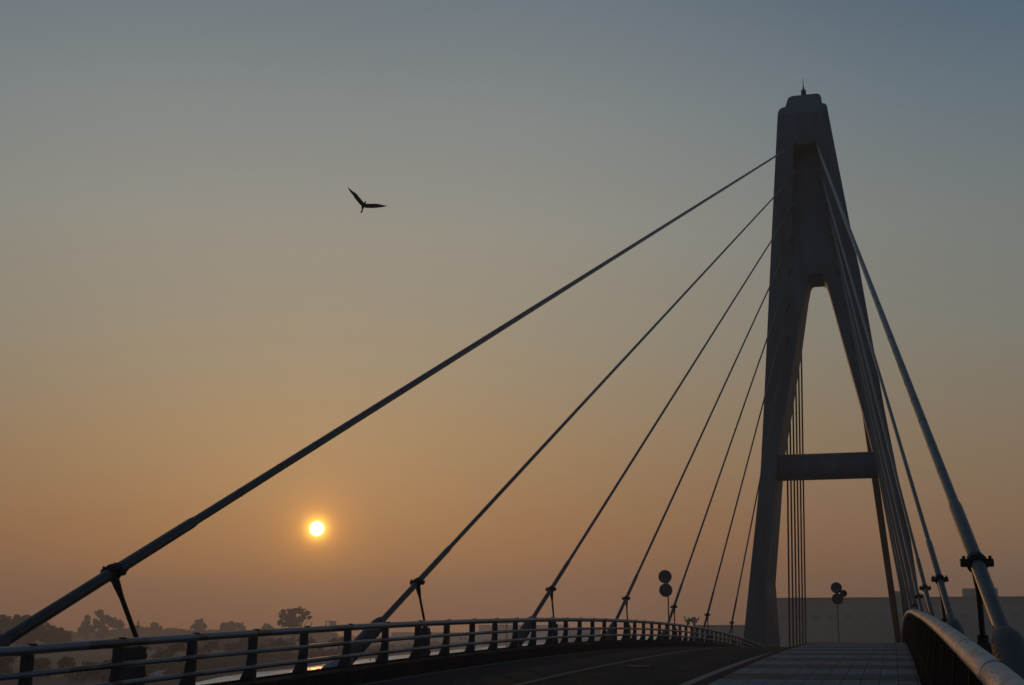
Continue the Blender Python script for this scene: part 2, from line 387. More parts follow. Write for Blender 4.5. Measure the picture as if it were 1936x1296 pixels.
# recess cut into the upper face, deepest at the top
cut = MB()
rp = [(-6.32,43.0),(-4.22,43.0),(-3.05,32.0),(-6.98,32.0)]
vs = [(x, TY0-.5, z) for x, z in rp] + [(-6.32,TY0+2.1,43.0),(-4.22,TY0+2.1,43.0),(-3.05,TY0+.02,32.0),(-6.98,TY0+.02,32.0)]
cut.add(vs, [(0,1,2,3),(7,6,5,4),(0,4,5,1),(1,5,6,2),(2,6,7,3),(3,7,4,0)])
cutter = cut.build('recess_cutter', MT['tower'])
cutter.location = (-CX, -118.5, 9); 
cutter.location = (0,0,0)
bo = frame.modifiers.new('recess', 'BOOLEAN'); bo.operation = 'DIFFERENCE'; bo.object = cutter; bo.solver = 'EXACT'
bv = frame.modifiers.new('bevel', 'BEVEL'); bv.width = .10; bv.segments = 3; bv.limit_method = 'ANGLE'; bv.angle_limit = R(50)
bpy.context.view_layer.update()
dg = bpy.context.evaluated_depsgraph_get(); me2 = bpy.data.meshes.new_from_object(frame.evaluated_get(dg))
frame.modifiers.clear(); frame.data = me2; bpy.data.objects.remove(cutter)
# stepped cap with slanting faces
cap = arc((-7.58,46.0), (-7.60,46.95), (-7.0,47.02), 5) + [(-6.92,47.02),(-6.75,47.9)] + arc((-6.75,47.9), (-6.66,48.42), (-6.2,48.44), 5) + \
      arc((-4.2,48.44), (-3.80,48.44), (-3.70,47.9), 5) + [(-3.62,47.02)] + arc((-3.55,47.02), (-3.12,46.95), (-3.14,46.0), 5)
b = MB(); m_ = len(cap)
fr = [(x, TY0+(z-46)*.72, z) for x, z in cap]; re_ = [(x, TY1-(z-46)*.72, z) for x, z in cap]
b.add(fr+re_, [tuple(range(m_)), tuple(range(m_, 2*m_))[::-1]]+[(i, i+m_, (i+1) % m_+m_, (i+1) % m_) for i in range(m_)])
tw.part('tower_cap', b, MT['tower'])
b = MB(); sx, sy = -5.27, 118.05
b.box(sx-.22, sx+.22, sy-.22, sy+.22, 48.3, 48.95); fin = tw.part('finial', b, MT['clamp'])
b = MB(); b.tube([(sx,sy,48.95),(sx,sy,49.1),(sx,sy,49.42),(sx,sy,50.2)], [.15,.10,.04,.018], 10); tw.part('finial_spike', b, MT['clamp'], parent=fin)
b = MB(); b.tube([(-9.3,118.3,13.98),(-.5,118.3,13.98)], 1.15, 48); tw.part('crossbeam', b, MT['tower'])
for s_, x0 in ((-1, -11.95), (1, 2.05)):
    b = MB(); b.prism([(x0-2.2,114.6,-14),(x0+2.2,114.6,-14),(x0+2.2,122.4,-14),(x0-2.2,122.4,-14)], (0,0,0), (0,0,6.2)); tw.part('pier_footing', b, MT['conc'], bevel=.2)
b = MB(); b.box(-11.0, 1.2, 117, 120, -5.9, -4.4); tw.part('lower_crossbeam', b, MT['tower'], bevel=.1)

# ---------------------------------------------------------------- stay cables
KL = [(-6.17,43.1),(-6.33,40.19),(-6.6,37.22),(-6.84,34.22),(-7.06,31.3),(-7.34,28.22),(-7.56,25.26)]
KR = [(-4.34,43.12),(-4.1,40.23),(-3.7,37.21),(-3.34,34.23),(-2.95,31.19),(-2.52,28.13),(-2.2,25.2)]
CL = [(17.27,.83,-10.94),(30.24,1.11,-10.91),(43.22,1.32,-10.89),(56.25,1.31,-10.89),(69.17,1.17,-10.90),(82.2,.91,-10.92),(95.19,.51,-10.95)]
CRX = [(17.27,.805,1.01),(30.24,1.065,.99),(43.22,1.26,.97),(56.25,1.31,.98),(69.17,1.17,1.0),(82.2,.91,1.02),(95.19,.51,1.04)]
ordn = ['nearest', 'second', 'third', 'fourth', 'fifth', 'sixth', 'last']
def cable(side, k):
    kx, kz = (KL if side < 0 else KR)[k]; cy_, cz_, cx_ = (CL if side < 0 else CRX)[k]
    T = Vector((kx, TY0+.1, kz)); Cp = Vector((cx_, cy_, cz_)); d = (T-Cp).normalized()
    at = lambda s: Cp+d*s
    sn = 'left' if side < 0 else 'right'
    desc = {0: 'thickest', 1: 'second', 2: 'third', 3: 'fourth', 4: 'fifth', 5: 'sixth', 6: 'shortest'}[k]
    lab = f'{desc} stay cable from the camera on the {sn} side, rising to the tower'
    t = Thing('stay_cable', lab, 'stay cable', tuple(at(-4.6)), 'stay cables between the near deck and the tower')
    rp_, rc = (.088, .072) if k == 0 else (.069, .054)
    Lc = (T-Cp).length
    b = MB(); b.tube([at(2.0), at(Lc*.33), at(Lc*.66), at(Lc-1.2)], rc, 16)
    cab = t.part('cable', b, MT['cable'])
    b = MB(); b.tube([at(-2.7), at(-.1), at(2.18), at(2.30)], [rp_, rp_, rp_, rc+.004], 20); t.part('guide_pipe', b, MT['pipe'])
    if k == 0:
        for j in range(1, 26):
            s = 2.3+j*1.5; b = MB(); b.tube([at(s-.012), at(s+.012)], rc+.003, 16); t.part('joint_band', b, MT['clamp'], parent=cab)
    so = .3 if (k == 0 and side < 0) else 0
    rs = 1.12 if (k == 0 and side > 0) else 1.0
    b = MB(); b.tube([at(-2.15-so), at(-2.25-so), at(-2.42-so), at(-2.7-so), at(-4.1-so)], [rp_+.01, .125*rs, .155*rs, .168*rs, .168*rs], 24); t.part('anchor_sleeve', b, MT['sleeve'])
    b = MB(); b.tube([at(-4.1-so), at(-4.14-so), at(-4.22-so), at(-4.7-so), at(-4.78-so), at(-5.0-so)], [.168, .175, .18, .20, .25, .25], 16, sm=False); t.part('anchor_base', b, MT['base'])
    # deck bracket holding the anchorage
    b = MB(); p = at(-4.9); xo = -10.44 if side < 0 else .61
    b.box(min(xo, p.x-.3), max(xo, p.x+.3), p.y-1.0, p.y+.5, p.z-.8, p.z-.30); t.part('anchor_bracket', b, MT['deck'])
    b = MB(); b.tube([at(Lc-1.6), at(Lc-.4), at(Lc)], [rc+.02, rc+.05, rc+.07], 12); t.part('top_socket', b, MT['clamp'])
    b = MB(); b.box(T.x-.22, T.x+.22, TY0-.14, TY0+.1, T.z-.05, T.z+.28); t.part('socket_block', b, MT['tower'], bevel=.03)
    # damper: collar round the pipe, raking rod and bracket on the deck edge
    lab2 = f'{desc} cable damper from the camera, iron collar and raking rod on the {sn} deck edge'.replace('thickest', 'nearest').replace('shortest', 'last')
    yb = cy_+.93; xb = -11.02 if side < 0 else 1.07; zb = zr(yb)-(.14 if side < 0 else .05)
    q = Thing('cable_damper', lab2, 'cable damper', (xb, yb, zroad(yb)), 'cable dampers on the deck edge')
    b = MB(); b.tube([at(-.10), at(.10)], rp_+.025, 24); b.tube([at(-.05), at(.0)], rp_+.042, 24)
    a = d.cross(Vector((0,0,1))).normalized(); u = a.cross(d).normalized()
    for s in (-1, 1):
        c0 = Cp+a*s*(rp_+.0); c1 = Cp+a*s*(rp_+.085)
        b.tube([c0, c1+a*s*.02], .05, 8)
        b.tube([c1-u*.05-a*s*.02, c1+u*.085-a*s*.02], .020, 8); b.tube([c1-d*.05, c1+d*.09], .022, 8)
    q.part('collar', b, MT['clamp'])
    top_ = Cp-u*(rp_+.02); bot = Vector((xb, yb, zb)); dv = bot-top_
    b = MB(); b.tube([top_, top_+dv*.12, top_+dv*.28, top_+dv*.97], [.065, .055, .037, .035] if k == 0 else [.065, .055, .031, .029], 12); q.part('rod', b, MT['clamp'])
    b = MB(); b.tube([bot+Vector((0,0,.05)), bot-Vector((0,0,.14))], .07, 12); q.part('rod_socket', b, MT['clamp'])
    zt = zb-.05
    b = MB(); b.box(xb-.12, xb+.12, yb-.20, yb+.04, zroad(yb)-.5, zt)
    b.box(xb-.135, xb+.135, yb-.215, yb+.055, zt-.16, zt-.09); b.box(xb-.135, xb+.135, yb-.215, yb+.055, zt-.62, zt-.55)
    b.prism([(xb, yb+.04, zt-.32), (xb, yb+.14, zt-.36), (xb, yb+.14, zt-.42), (xb, yb+.04, zt-.55)], (-.08,0,0), (.08,0,0))
    xo = -10.44 if side < 0 else .61
    b.box(min(xo, xb-.16), max(xo, xb+.16), yb-.35, yb+.35, zroad(yb)-.75, zroad(yb)-.45)
    q.part('bracket', b, MT['post'], bevel=.012)
for k in range(7): cable(-1, k); cable(1, k)
for side in (-1, 1):
    sn = 'left' if side < 0 else 'right'
    for k in range(6):
        zt = 43-3.3*k; Yb = 166-5.4*k; xt = CX+side*(1.28+.12*(43-zt)*.95)
        zb = zroad(Yb)-.6; xb = CX+side*(5.0+.09*(.7-zb)) + (k-2.5)*.09*(side > 0)
        nm_ = ['longest', 'second longest', 'third longest', 'third shortest', 'second shortest', 'shortest'][k]
        t = Thing('stay_cable', f'{nm_} stay cable on the {sn} behind the tower, seen between the tower legs' if side < 0 else f'{nm_} stay cable on the right behind the tower, merging into one dark strand', 'stay cable', (xb, Yb, zb), 'stay cables on the far side of the tower')
        T = Vector((xt, TY1-.1, zt)); B_ = Vector((xb, Yb, zb)); d = (T-B_)
        b = MB(); b.tube([B_, B_+d*.5, T], .085, 12); t.part('cable', b, MT['farcable'])
        b = MB(); b.tube([B_, B_+d.normalized()*3.0], .085, 12); t.part('guide_pipe', b, MT['pipe'])
        b = MB(); b.tube([B_-d.normalized()*.3, B_+d.normalized()*1.2], .17, 12); b.box(min(xb, -10.4 if side < 0 else .5)-.1, max(xb, -10.4 if side < 0 else .5)+.1, Yb-.3, Yb+.3, zb-.5, zb-.1); t.part('anchor_sleeve', b, MT['sleeve'])

# ---------------------------------------------------------------- round road signs
def disc(mb, c, r, yn, th=.02, seg=40):
    mb.tube([(c[0], c[1]-th/2*yn, c[2]), (c[0], c[1]+th/2*yn, c[2])], r, seg, sm=False)
def sign1():
    Y = 66.3; x, z0 = -10.72, zroad(Y)
    t = Thing('road_sign', 'pole with two round signs one above the other beside the left guard rail', 'road sign', (x, Y, z0-.4))
    b = MB(); b.tube([(x, Y, z0-.6), (x, Y, 2.80)], .034, 12); t.part('pole', b, MT['pole'])
    b = MB(); b.box(x-.1, -10.44, Y-.1, Y+.1, z0-.7, z0-.5); t.part('foot', b, MT['deck'])
    for zc, xo, marks in ((2.60, -.12, True), (1.94, -.10, False)):
        b = MB(); disc(b, (x+xo, Y-.06, zc), .33, 1); o = t.part('sign_disc', b, MT['signr'] if marks else MT['signb'])
        b = MB(); disc(b, (x+xo, Y-.075, zc), .25 if marks else .30, 1, .01); t.part('sign_face', b, MT['signf'] if marks else MT['signb'], parent=o)
        if marks:
            b = MB()
            for dx in (-.075, .065): b.box(x+xo+dx-.028, x+xo+dx+.028, Y-.090, Y-.082, zc-.12, zc+.12)
            t.part('sign_marks', b, MT['signm'], parent=o)
def sign2():
    Y = 79.0; x, z0 = -3.08, zroad(Y)
    t = Thing('road_sign', 'pole with two round signs and a smaller side disc on the footway kerb', 'road sign', (x, Y, z0))
    b = MB(); b.tube([(x, Y, z0-.2), (x, Y, 2.0)], .034, 12); t.part('pole', b, MT['pole'])
    for dx, zc, r in ((0, 2.37, .315), (.03, 1.75, .315)):
        b = MB(); disc(b, (x+dx, Y-.05, zc), r, 1); o = t.part('sign_disc', b, MT['signr'])
        b = MB(); disc(b, (x+dx, Y-.065, zc), r-.05, 1, .01); t.part('sign_face', b, MT['signb'], parent=o)
    b = MB(); disc(b, (x+.385, Y-.02, 2.05), .20, 1); b.tube([(x, Y, 1.95), (x+.25, Y, 2.05)], .02, 8); t.part('small_disc', b, MT['clamp'])
sign1(); sign2()

# ---------------------------------------------------------------- pixel helper (gives world points for far things)
_p, _a = R(PITCH), R(YAW)
_F = Vector((-math.sin(_a)*math.cos(_p), math.cos(_a)*math.cos(_p), math.sin(_p))); _R = Vector((math.cos(_a), math.sin(_a), 0)); _U = _R.cross(_F)
def at(x, y, Y=None, Z=None):
    r = _F+_R*((x-PX/2)/FPX)-_U*((y-PY/2)/FPX)
    return r*(Y/r.y if Y is not None else Z/r.z)

# ---------------------------------------------------------------- bird
def bird():
    o = at(687, 388, Y=50*math.cos(R(22)))
    S = o.length/FPX/16.2                                   # metres per traced unit
    V = o.normalized(); ax = V.cross(Vector((0,0,1))).normalized(); up = ax.cross(V).normalized()
    def P(x, y, dep=0): return o+ax*(x-775)*S-up*(y-830)*S+V*dep
    b = MB()
    def wing(st):
        vs = []; n = len(st)
        for (x0, y0, x1, y1, dp, th) in st:
            xm, ym = (x0+x1)/2, (y0+y1)/2; g = 1.18
            a, c = P(xm+(x0-xm)*g, ym+(y0-ym)*g, dp), P(xm+(x1-xm)*g, ym+(y1-ym)*g, dp-.03); m = (a+c)/2
            vs += [a, m+V*th+(a-c)*.12, c, m-V*th+(a-c)*.12]
        fs = [(4*i+k, 4*i+(k+1) % 4, 4*i+4+(k+1) % 4, 4*i+4+k) for i in range(n-1) for k in range(4)]
        fs += [(0,1,2,3), tuple(4*(n-1)+k for k in (3,2,1,0))]
        b.add(vs, fs, True)
    wing([(800,800,745,880,0,.05),(745,722,690,822,-.02,.045),(670,640,600,722,-.05,.03),(585,540,520,632,-.09,.022),(535,490,468,548,-.13,.018),(430,425,408,490,-.17,.012),(352,360,345,410,-.2,.008),(312,318,308,330,-.22,.003)])
    wing([(760,800,770,880,0,.05),(870,795,840,905,.03,.045),(1010,793,1000,905,.08,.03),(1155,785,1110,898,.13,.022),(1280,800,1240,885,.18,.018),(1390,820,1370,866,.22,.012),(1460,824,1440,850,.25,.008),(1500,812,1498,820,.27,.003)])
    b.tube([P(852,716,-.02),P(838,738,-.02),P(820,762,-.01),P(795,800,0),P(772,850,.02),P(755,905,.05),P(748,960,.07)], [.008,.022,.038,.060,.068,.052,.034], 10)
    body = b.build('bird', MT['bird'], loc=tuple(o))
    tag(body, 'dark bird gliding with spread wings in the open sky above the sun', 'bird')
    b = MB(); b.tube([P(748,958,.07),P(741,1000,.09)], [.030,.032], 8); w = b.build('rump_patch', MT['white'], body, loc=tuple(o))
    b = MB(); b.tube([P(741,998,.09),P(722,1040,.11),P(706,1080,.13)], [.032,.036,.010], 8); b.build('tail', MT['bird'], body, loc=tuple(o))
bird()

# ---------------------------------------------------------------- river, banks, ground
ZW = -9.0
b = MB(); b.add([(-900,-300,ZW),(400,-300,ZW),(400,2600,ZW),(-900,2600,ZW)], [(0,1,2,3)])
tag(b.build('river', water_mat()), 'calm river reflecting the sunset', 'river', kind='structure')
bank = [(-62,-300),(-70,-60),(-92,100),(-116,205),(-131,257),(-140,303),(-148,337),(-170,444),(-178,484),(-190,561),(-207,644),(-225,784),(-268,1040),(-300,1311),(-330,1500)]
ZG = -8.1
def lerpx(poly, y):
    for (a, c), (d, e) in zip(poly, poly[1:]):
        if c <= y <= e: return a+(d-a)*(y-c)/(e-c)
    return poly[-1][0]
Yg = [-300+20*i for i in range(91)]
vs = []; fs = []; cols = [0, 1.2, 3, 8, 30, 80, 200, 500, 1100]
rg = random.Random(3)
for y in Yg:
    x0 = lerpx(bank, y)+rg.uniform(-1, 1)
    for j, c in enumerate(cols):
        z = (ZW-.4, ZW+.25, ZG-.1, ZG+.2)[j] if j < 4 else ZG+.4+rg.uniform(-.25,.25)+ (1.5 if j > 5 else 0)
        vs.append((x0-c, y, z))
m_ = len(cols); fs = [(i*m_+k, (i+1)*m_+k, (i+1)*m_+k+1, i*m_+k+1) for i in range(len(Yg)-1) for k in range(m_-1)]
b = MB(); b.add(vs, fs, True); tag(b.build('riverbank', MT['ground']), 'dark overgrown far bank of the river', 'riverbank', kind='structure')
# right-hand land beyond the bridge
rb = [(14,-300),(20,-80),(20,60),(8,130),(-20,175),(-45,240),(-70,350),(-110,560),(-150,784),(-190,1040),(-215,1311),(-240,1500)]
vs = []; cols = [0, 1.5, 4, 10, 60, 200, 500, 1000]
for y in Yg:
    x0 = lerpx(rb, y)
    for j, c in enumerate(cols):
        z = (ZW-.4, ZW+.3, ZG, ZG+.2)[j] if j < 4 else ZG+.3
        vs.append((x0+c, y, z))
m_ = len(cols); fs = [(i*m_+k, i*m_+k+1, (i+1)*m_+k+1, (i+1)*m_+k) for i in range(len(Yg)-1) for k in range(m_-1)]
b = MB(); b.add(vs, fs, True); tag(b.build('ground', MT['ground']), 'flat ground of the near bank beyond the tower', 'ground', kind='structure')

# ---------------------------------------------------------------- trees and shrubs
def leaves(mb, rg, c, rad, n, size):
    for _ in range(n):
        while True:
            v = Vector((rg.uniform(-1,1), rg.uniform(-1,1), rg.uniform(-1,1)))
            if .02 < v.length < 1: break
        v = v*(.55+.45*rg.random())/max(v.length, .45)
        p = Vector(c)+Vector((v.x*rad[0], v.y*rad[1], v.z*rad[2]))
        a = Vector((rg.gauss(0,1), rg.gauss(0,1), rg.gauss(0,1))).normalized(); q = a.orthogonal().normalized(); a2 = a.cross(q)
        s = size*rg.uniform(.5, 1.2)
        mb.add([p+q*s, p+a2*s*.8, p-q*s*.7, p-a2*s*.7], [(0,1,2,3)])
def tree(name, label, base, clumps, trunk_r, n, leafs, group, mi, seed, cat='tree'):
    """clumps: (dx, dz, r) with dx along the view plane, dz above the base"""
    rg = random.Random(seed); t = Thing(name, label, cat, tuple(base), group)
    ax = _R; fw = Vector((-_R.y, _R.x, 0)); crown = MB(); tr = MB()
    top = max(c[1]+c[2] for c in clumps); cz = min(c[1] for c in clumps)
    fork = Vector(base)+Vector((0,0,max(.25*top, cz*.6)))
    tr.tube([base, Vector(base)+Vector((.1,.0,fork.z-base[2]))*.5, fork], [trunk_r*1.3, trunk_r, trunk_r*.8], 8)
    tot = sum(c[2]**2 for c in clumps)
    for dx, dz, r in clumps:
        p = Vector(base)+ax*dx+fw*rg.uniform(-r*.6, r*.6)+Vector((0,0,dz))
        mid = fork.lerp(p, .5)+Vector((0,0,-.06*top)); tr.tube([fork, mid, p], [trunk_r*.55, trunk_r*.3, trunk_r*.1], 6, caps=False)
        k = int(n*r*r/tot)
        leaves(crown, rg, p, (r*.75, r*.75, r*.7), k//3, leafs)
        for _ in range(9):                     # uneven sub-clumps and ragged sprigs
            off = Vector((rg.uniform(-.8,.8), rg.uniform(-.8,.8), rg.uniform(-.7,.7)))*r
            rr = r*rg.uniform(.22, .5); leaves(crown, rg, p+off, (rr*rg.uniform(.8,1.5), rr, rr*rg.uniform(.6,1)), k//12, leafs*.8)
    t.part('trunk', tr, MT['bark']); t.part('crown', crown, LEAF[mi])
FD = 760.0
def far_tree(label, xb, clumps_px, D, n, mi, seed, leafs=1.1, name='tree'):
    D *= 1.12; base = at(xb, 1205, Y=D*.93); base = Vector((base.x, base.y, ZG)); k = base.dot(_F)/FPX
    # pixel height of the base row
    yb = PY/2-FPX*(base.dot(_U))/base.dot(_F)
    cl = [((x-xb)*k, (yb-y)*k, r*k) for x, y, r in clumps_px]
    tree(name, label, base, cl, .35+.02*max(c[1] for c in cl), n, leafs, 'trees beyond the river', mi, seed)
far_tree('broad tree mass at the far left, half behind the thick cable', 38, [(8,1178,19),(30,1176,16),(52,1180,17),(42,1178,14),(64,1188,15),(75,1192,17),(20,1198,22),(40,1196,20),(50,1204,24),(-12,1180,20)], 430, 9000, 0, 1, .75)
far_tree('low rounded tree sloping down right of the broad mass at the left', 104, [(95,1193,12),(112,1197,11),(126,1203,10),(100,1212,16),(125,1214,14),(84,1202,14),(110,1206,14)], 440, 4200, 0, 2, .7)
far_tree('slender small-crowned tree just left of the tall spreading tree', 163, [(164,1170,6.5),(160,1181,8),(170,1190,9),(153,1192,8)], 700, 1500, 1, 3)
far_tree('tall spreading tree with three crowns left of the nearest damper rod', 195, [(186,1163,9),(198,1172,11),(186,1182,10),(208,1176,9),(220,1182,10),(228,1187,7),(195,1196,13),(178,1176,5)], 690, 3000, 1, 4)
far_tree('small round tree right of the thin power pole', 293, [(293,1185,8),(286,1189,6),(300,1189,6)], 780, 900, 1, 5)
far_tree('narrow upright round tree over the hedge line', 375, [(375,1179,9),(368,1184,7),(383,1184,7),(375,1193,9)], 760, 1300, 1, 6)
far_tree('wide flat-topped tree left of the tall ragged tree', 436, [(436,1183,10),(422,1185,9),(450,1185,9),(459,1189,6),(436,1190,10)], 760, 1600, 1, 7)
far_tree('small pointed tree close left of the tall ragged tree', 507, [(507,1187,7),(499,1190,5),(513,1191,5)], 740, 700, 1, 8)
far_tree('tall ragged tree with drooping side crowns under the sun', 556, [(557,1157,8.5),(548,1160,7),(567,1158,6.5),(535,1160,7),(530,1167,5),(552,1170,9),(556,1182,9),(566,1172,8),(572,1165,5),(545,1180,8),(541,1171,6),(579,1162,6),(574,1168,4.5),(584,1170,4),(528,1178,7),(536,1182,6),(563,1188,7)], 520, 3800, 0, 9, .65)
# the lower wood behind them, nobody could count its trees
def wood(name, label, pts, D, rad, n, size, mi, seed):
    rg = random.Random(seed); b = MB()
    for (x0, y0), (x1, y1) in zip(pts, pts[1:]):
        m = max(2, int((x1-x0)/7))
        for i in range(m):
            t = i/m; x = x0+(x1-x0)*t; y = y0+(y1-y0)*t; d = D*rg.uniform(.96, 1.06)
            p = at(x, y, Y=d); k = p.dot(_F)/FPX; r = rad*k*rg.uniform(.7, 1.25)
            zc = p.z-r*.7
            leaves(b, rg, (p.x, p.y, zc), (r*1.1, r*1.1, r), n, size)
            z = zc
            while z > ZG+r*.5:
                z -= r*.9; leaves(b, rg, (p.x+rg.uniform(-r,r)*.5, p.y, z), (r*1.2, r*1.2, r), n, size*1.2)
    tag(b.build(name, LEAF[mi]), label, 'wood', kind='stuff')
wood('far_wood', 'hazy low wood along the skyline across the river', [(-20,1192),(60,1188),(145,1197),(230,1192),(262,1186),(300,1193),(330,1189),(360,1194),(420,1192),(480,1194),(520,1192),(600,1196),(640,1200)], 900, 7, 90, 1.5, 1, 21)
wood('bank_wood', 'brown-green wood in the middle distance behind the river bank', [(-20,1225),(60,1222),(140,1216),(250,1220),(300,1212),(400,1214),(470,1206),(540,1212),(560,1206)], 470, 9, 100, .9, 0, 22)
# individual bushes and small trees on the bank, near and dark
bl = [(8,1236,190,17),(75,1246,200,16),(125,1240,205,14),(172,1252,205,15),(205,1247,215,13),(262,1214,225,15),(300,1226,228,18),(335,1212,240,17),(372,1222,250,17),(405,1208,262,15),(440,1216,270,17),(468,1206,282,14),
      (500,1216,290,16),(530,1206,300,13),(552,1215,305,12),(580,1204,310,15),(603,1212,320,12),(630,1208,335,10),(648,1203,345,11),(668,1214,350,10),(690,1218,360,11),(712,1222,370,11)]
SL = ['dark bush at the left picture edge under the thick cable', 'low dark bush just right of the first rail post', 'rounded bush in the first gap of the rail', 'small low bush left of the first damper bracket', 'bush half hidden by the first damper bracket',
 'dark tree below the thin power pole', 'wide dark tree right of the first damper bracket', 'ragged tree left of the third rail post', 'dense tree just right of the third rail post', 'dark tree below the flat-topped skyline tree', 'broad dark tree left of the fourth rail post',
 'dark tree behind the fourth rail post', 'dark tree just right of the fourth rail post', 'small dark tree below the ragged skyline tree', 'low dark tree behind the fifth rail post', 'rounded tree right of the fifth rail post above the sun glitter', 'low tree above the brightest water',
 'small tree below the gantry on the skyline', 'rounded dark tree left of the big anchor sleeve', 'dark tree behind the pale anchor base', 'last but one dark tree right of the big anchor sleeve', 'last dark tree of the bank before the open haze']
for i, (x, y, D, r) in enumerate(bl):
    rg = random.Random(100+i); bx = lerpx(bank, D*.95)
    base = at(x, y, Y=D); base = Vector((base.x, base.y, ZG+.2)); k = base.dot(_F)/FPX
    yb = PY/2-FPX*base.dot(_U)/base.dot(_F)
    cl = [(rg.uniform(-.9,.9)*r*k, (yb-y)*k-rg.uniform(.55,1.6)*r*k*.8, r*k*rg.uniform(.5,.8)) for _ in range(5)]+[(0, (yb-y)*k-r*k*.75, r*k*.75), (-.5*r*k, (yb-y)*k*.35, r*k*.8), (.5*r*k, (yb-y)*k*.3, r*k*.8)]
    cl = [(a, max(c, r*k*.4), e) for a, c, e in cl]
    _w = ['at the left edge of the picture','left of the second post gap','by the pale shed patch','below the power pole'][min(3, i//3)] if i < 12 else ('under the sun glints' if i < 18 else 'right of the bright water')
    tree('shrub_tree', SL[i], base, cl, .15, 900, .30, 'dark trees along the river bank', 0 if i % 3 else 2, 200+i)
def scrub():
    rg = random.Random(5); b = MB()
    for i in range(520):
        D = 190+ (420-190)*rg.random(); x = lerpx(bank, D)-rg.uniform(3.2, 16); r = rg.uniform(.8, 1.7)
        leaves(b, rg, (x, D, ZG+.3+r*.3), (r*1.3, r*1.3, r), 42, .32)
    for i in range(300):
        D = 420+ (1250-420)*rg.random(); x = lerpx(bank, D)-rg.uniform(4, 22); r = rg.uniform(1, 2.6)
        leaves(b, rg, (x, D, ZG+r*.3), (r*1.5, r*1.5, r), 24, .7)
    tag(b.build('bank_scrub', LEAF[0]), 'dark scrub and reeds covering the river bank', 'scrub', kind='stuff')
scrub()

# ---------------------------------------------------------------- buildings and poles beyond
def block(name, label, x0, x1, ytop, D, depth, mw, extra=None, group=None):
    a, c = at(x0, ytop, Y=D), at(x1, ytop, Y=D); z1 = (a.z+c.z)/2
    t = Thing(name, label, 'building', ((a.x+c.x)/2, D, ZG), group)
    b = MB(); b.box(a.x, c.x, D, D+depth, ZG-.5, z1-.5); t.part('wall', b, mw)
    b = MB(); b.box(a.x-.25, c.x+.25, D-.25, D+depth+.25, z1-.5, z1); t.part('roof', b, MT['roof'])
    return t, a.x, c.x, z1
D = 380
t, xa, xc, z1 = block('warehouse', 'long flat-roofed grey warehouse stretching behind the tower and right cables', 1447, 2060, 1129, D, 60, MT['wall'])
b = MB(); y0 = D-.14
for i in range(int((xc-xa)/6)+1):
    x = xa+i*6; b.box(x-.15, x+.15, y0, D, ZG, z1-.5)
t.part('wall_ribs', b, MT['wall'])
b = MB(); b.box(xa+.2, xc-.2, D-.10, D, z1-1.7, z1-1.45); t.part('drip_band', b, MT['roof'])
for i in range(9):
    b = MB(); x = xa+7+i*7.3; 
    if x+4 < xc: b.box(x, x+4, D-.10, D-.0, ZG, ZG+4.2); t.part('shutter_door', b, MT['roof'])
for i in range(16):
    b = MB(); x = xa+4+i*4.3
    if x+2 < xc: b.box(x, x+2, D-.06, D, z1-5.6, z1-4.6); t.part('window', b, MT['roof'])
for (x0, x1, yt, hh, d0, nm) in ((1820,1886,1113,2.2,D+12,'roof_house'),(1690,1702,1118,1.6,D+10,'roof_house')):
    a, c = at(x0, yt, Y=d0), at(x1, yt, Y=d0); b = MB(); b.box(a.x, c.x, d0, d0+6, z1-.1, a.z); t.part(nm, b, MT['wall'])
a, c, e = at(1700,1122,Y=D+8), at(1738,1121,Y=D+8), at(1762,1130,Y=D+8)
b = MB(); b.prism([(a.x,D+8,z1-.1),(a.x,D+8,a.z),(c.x,D+8,c.z),(e.x,D+8,z1-.1)], (0,0,0), (0,14,0)); t.part('roof_ridge', b, MT['roof'])
block('annex_building', 'low grey flat-roofed building left of the tower leg', 1316, 1446, 1182, 400, 40, MT['wall'])
fars = [('pale long shed seen through the rail left of the tower leg', 1078, 1094, 1196, 620), ('low grey shed between the third and fourth dampers', 1072, 1098, 1188, 640), ('small white house beyond the fourth anchor', 1104, 1114, 1190, 600),
        ('pale factory hall in the haze beside the second damper bracket', 868, 884, 1199, 640), ('long low hazy factory left of the utility pole', 740, 850, 1196, 900), ('long low hazy factory behind the utility pole', 905, 1060, 1182, 950)]
for i, (lab, x0, x1, yt, d) in enumerate(fars):
    if i == 0: continue
    t, xa_, xc_, z_ = block('factory_hall', lab, x0, x1, yt, d, 25, MT['wall2'] if i not in (1,) else MT['wall'], group='far factory buildings')
    b = MB(); n_ = max(2, int((xc_-xa_)/6))
    for j in range(n_):
        x = xa_+(j+.5)*(xc_-xa_)/n_; b.box(x-.7, x+.7, d-.06, d, z_-3.0, z_-1.6)
    t.part('window_row', b, MT['roof'])
# small hut with a pale roof among the bushes
p = at(292, 1273, Y=196); t = Thing('hut', 'small pale-roofed hut among the bushes below the nearest damper', 'hut', (p.x, p.y, ZG))
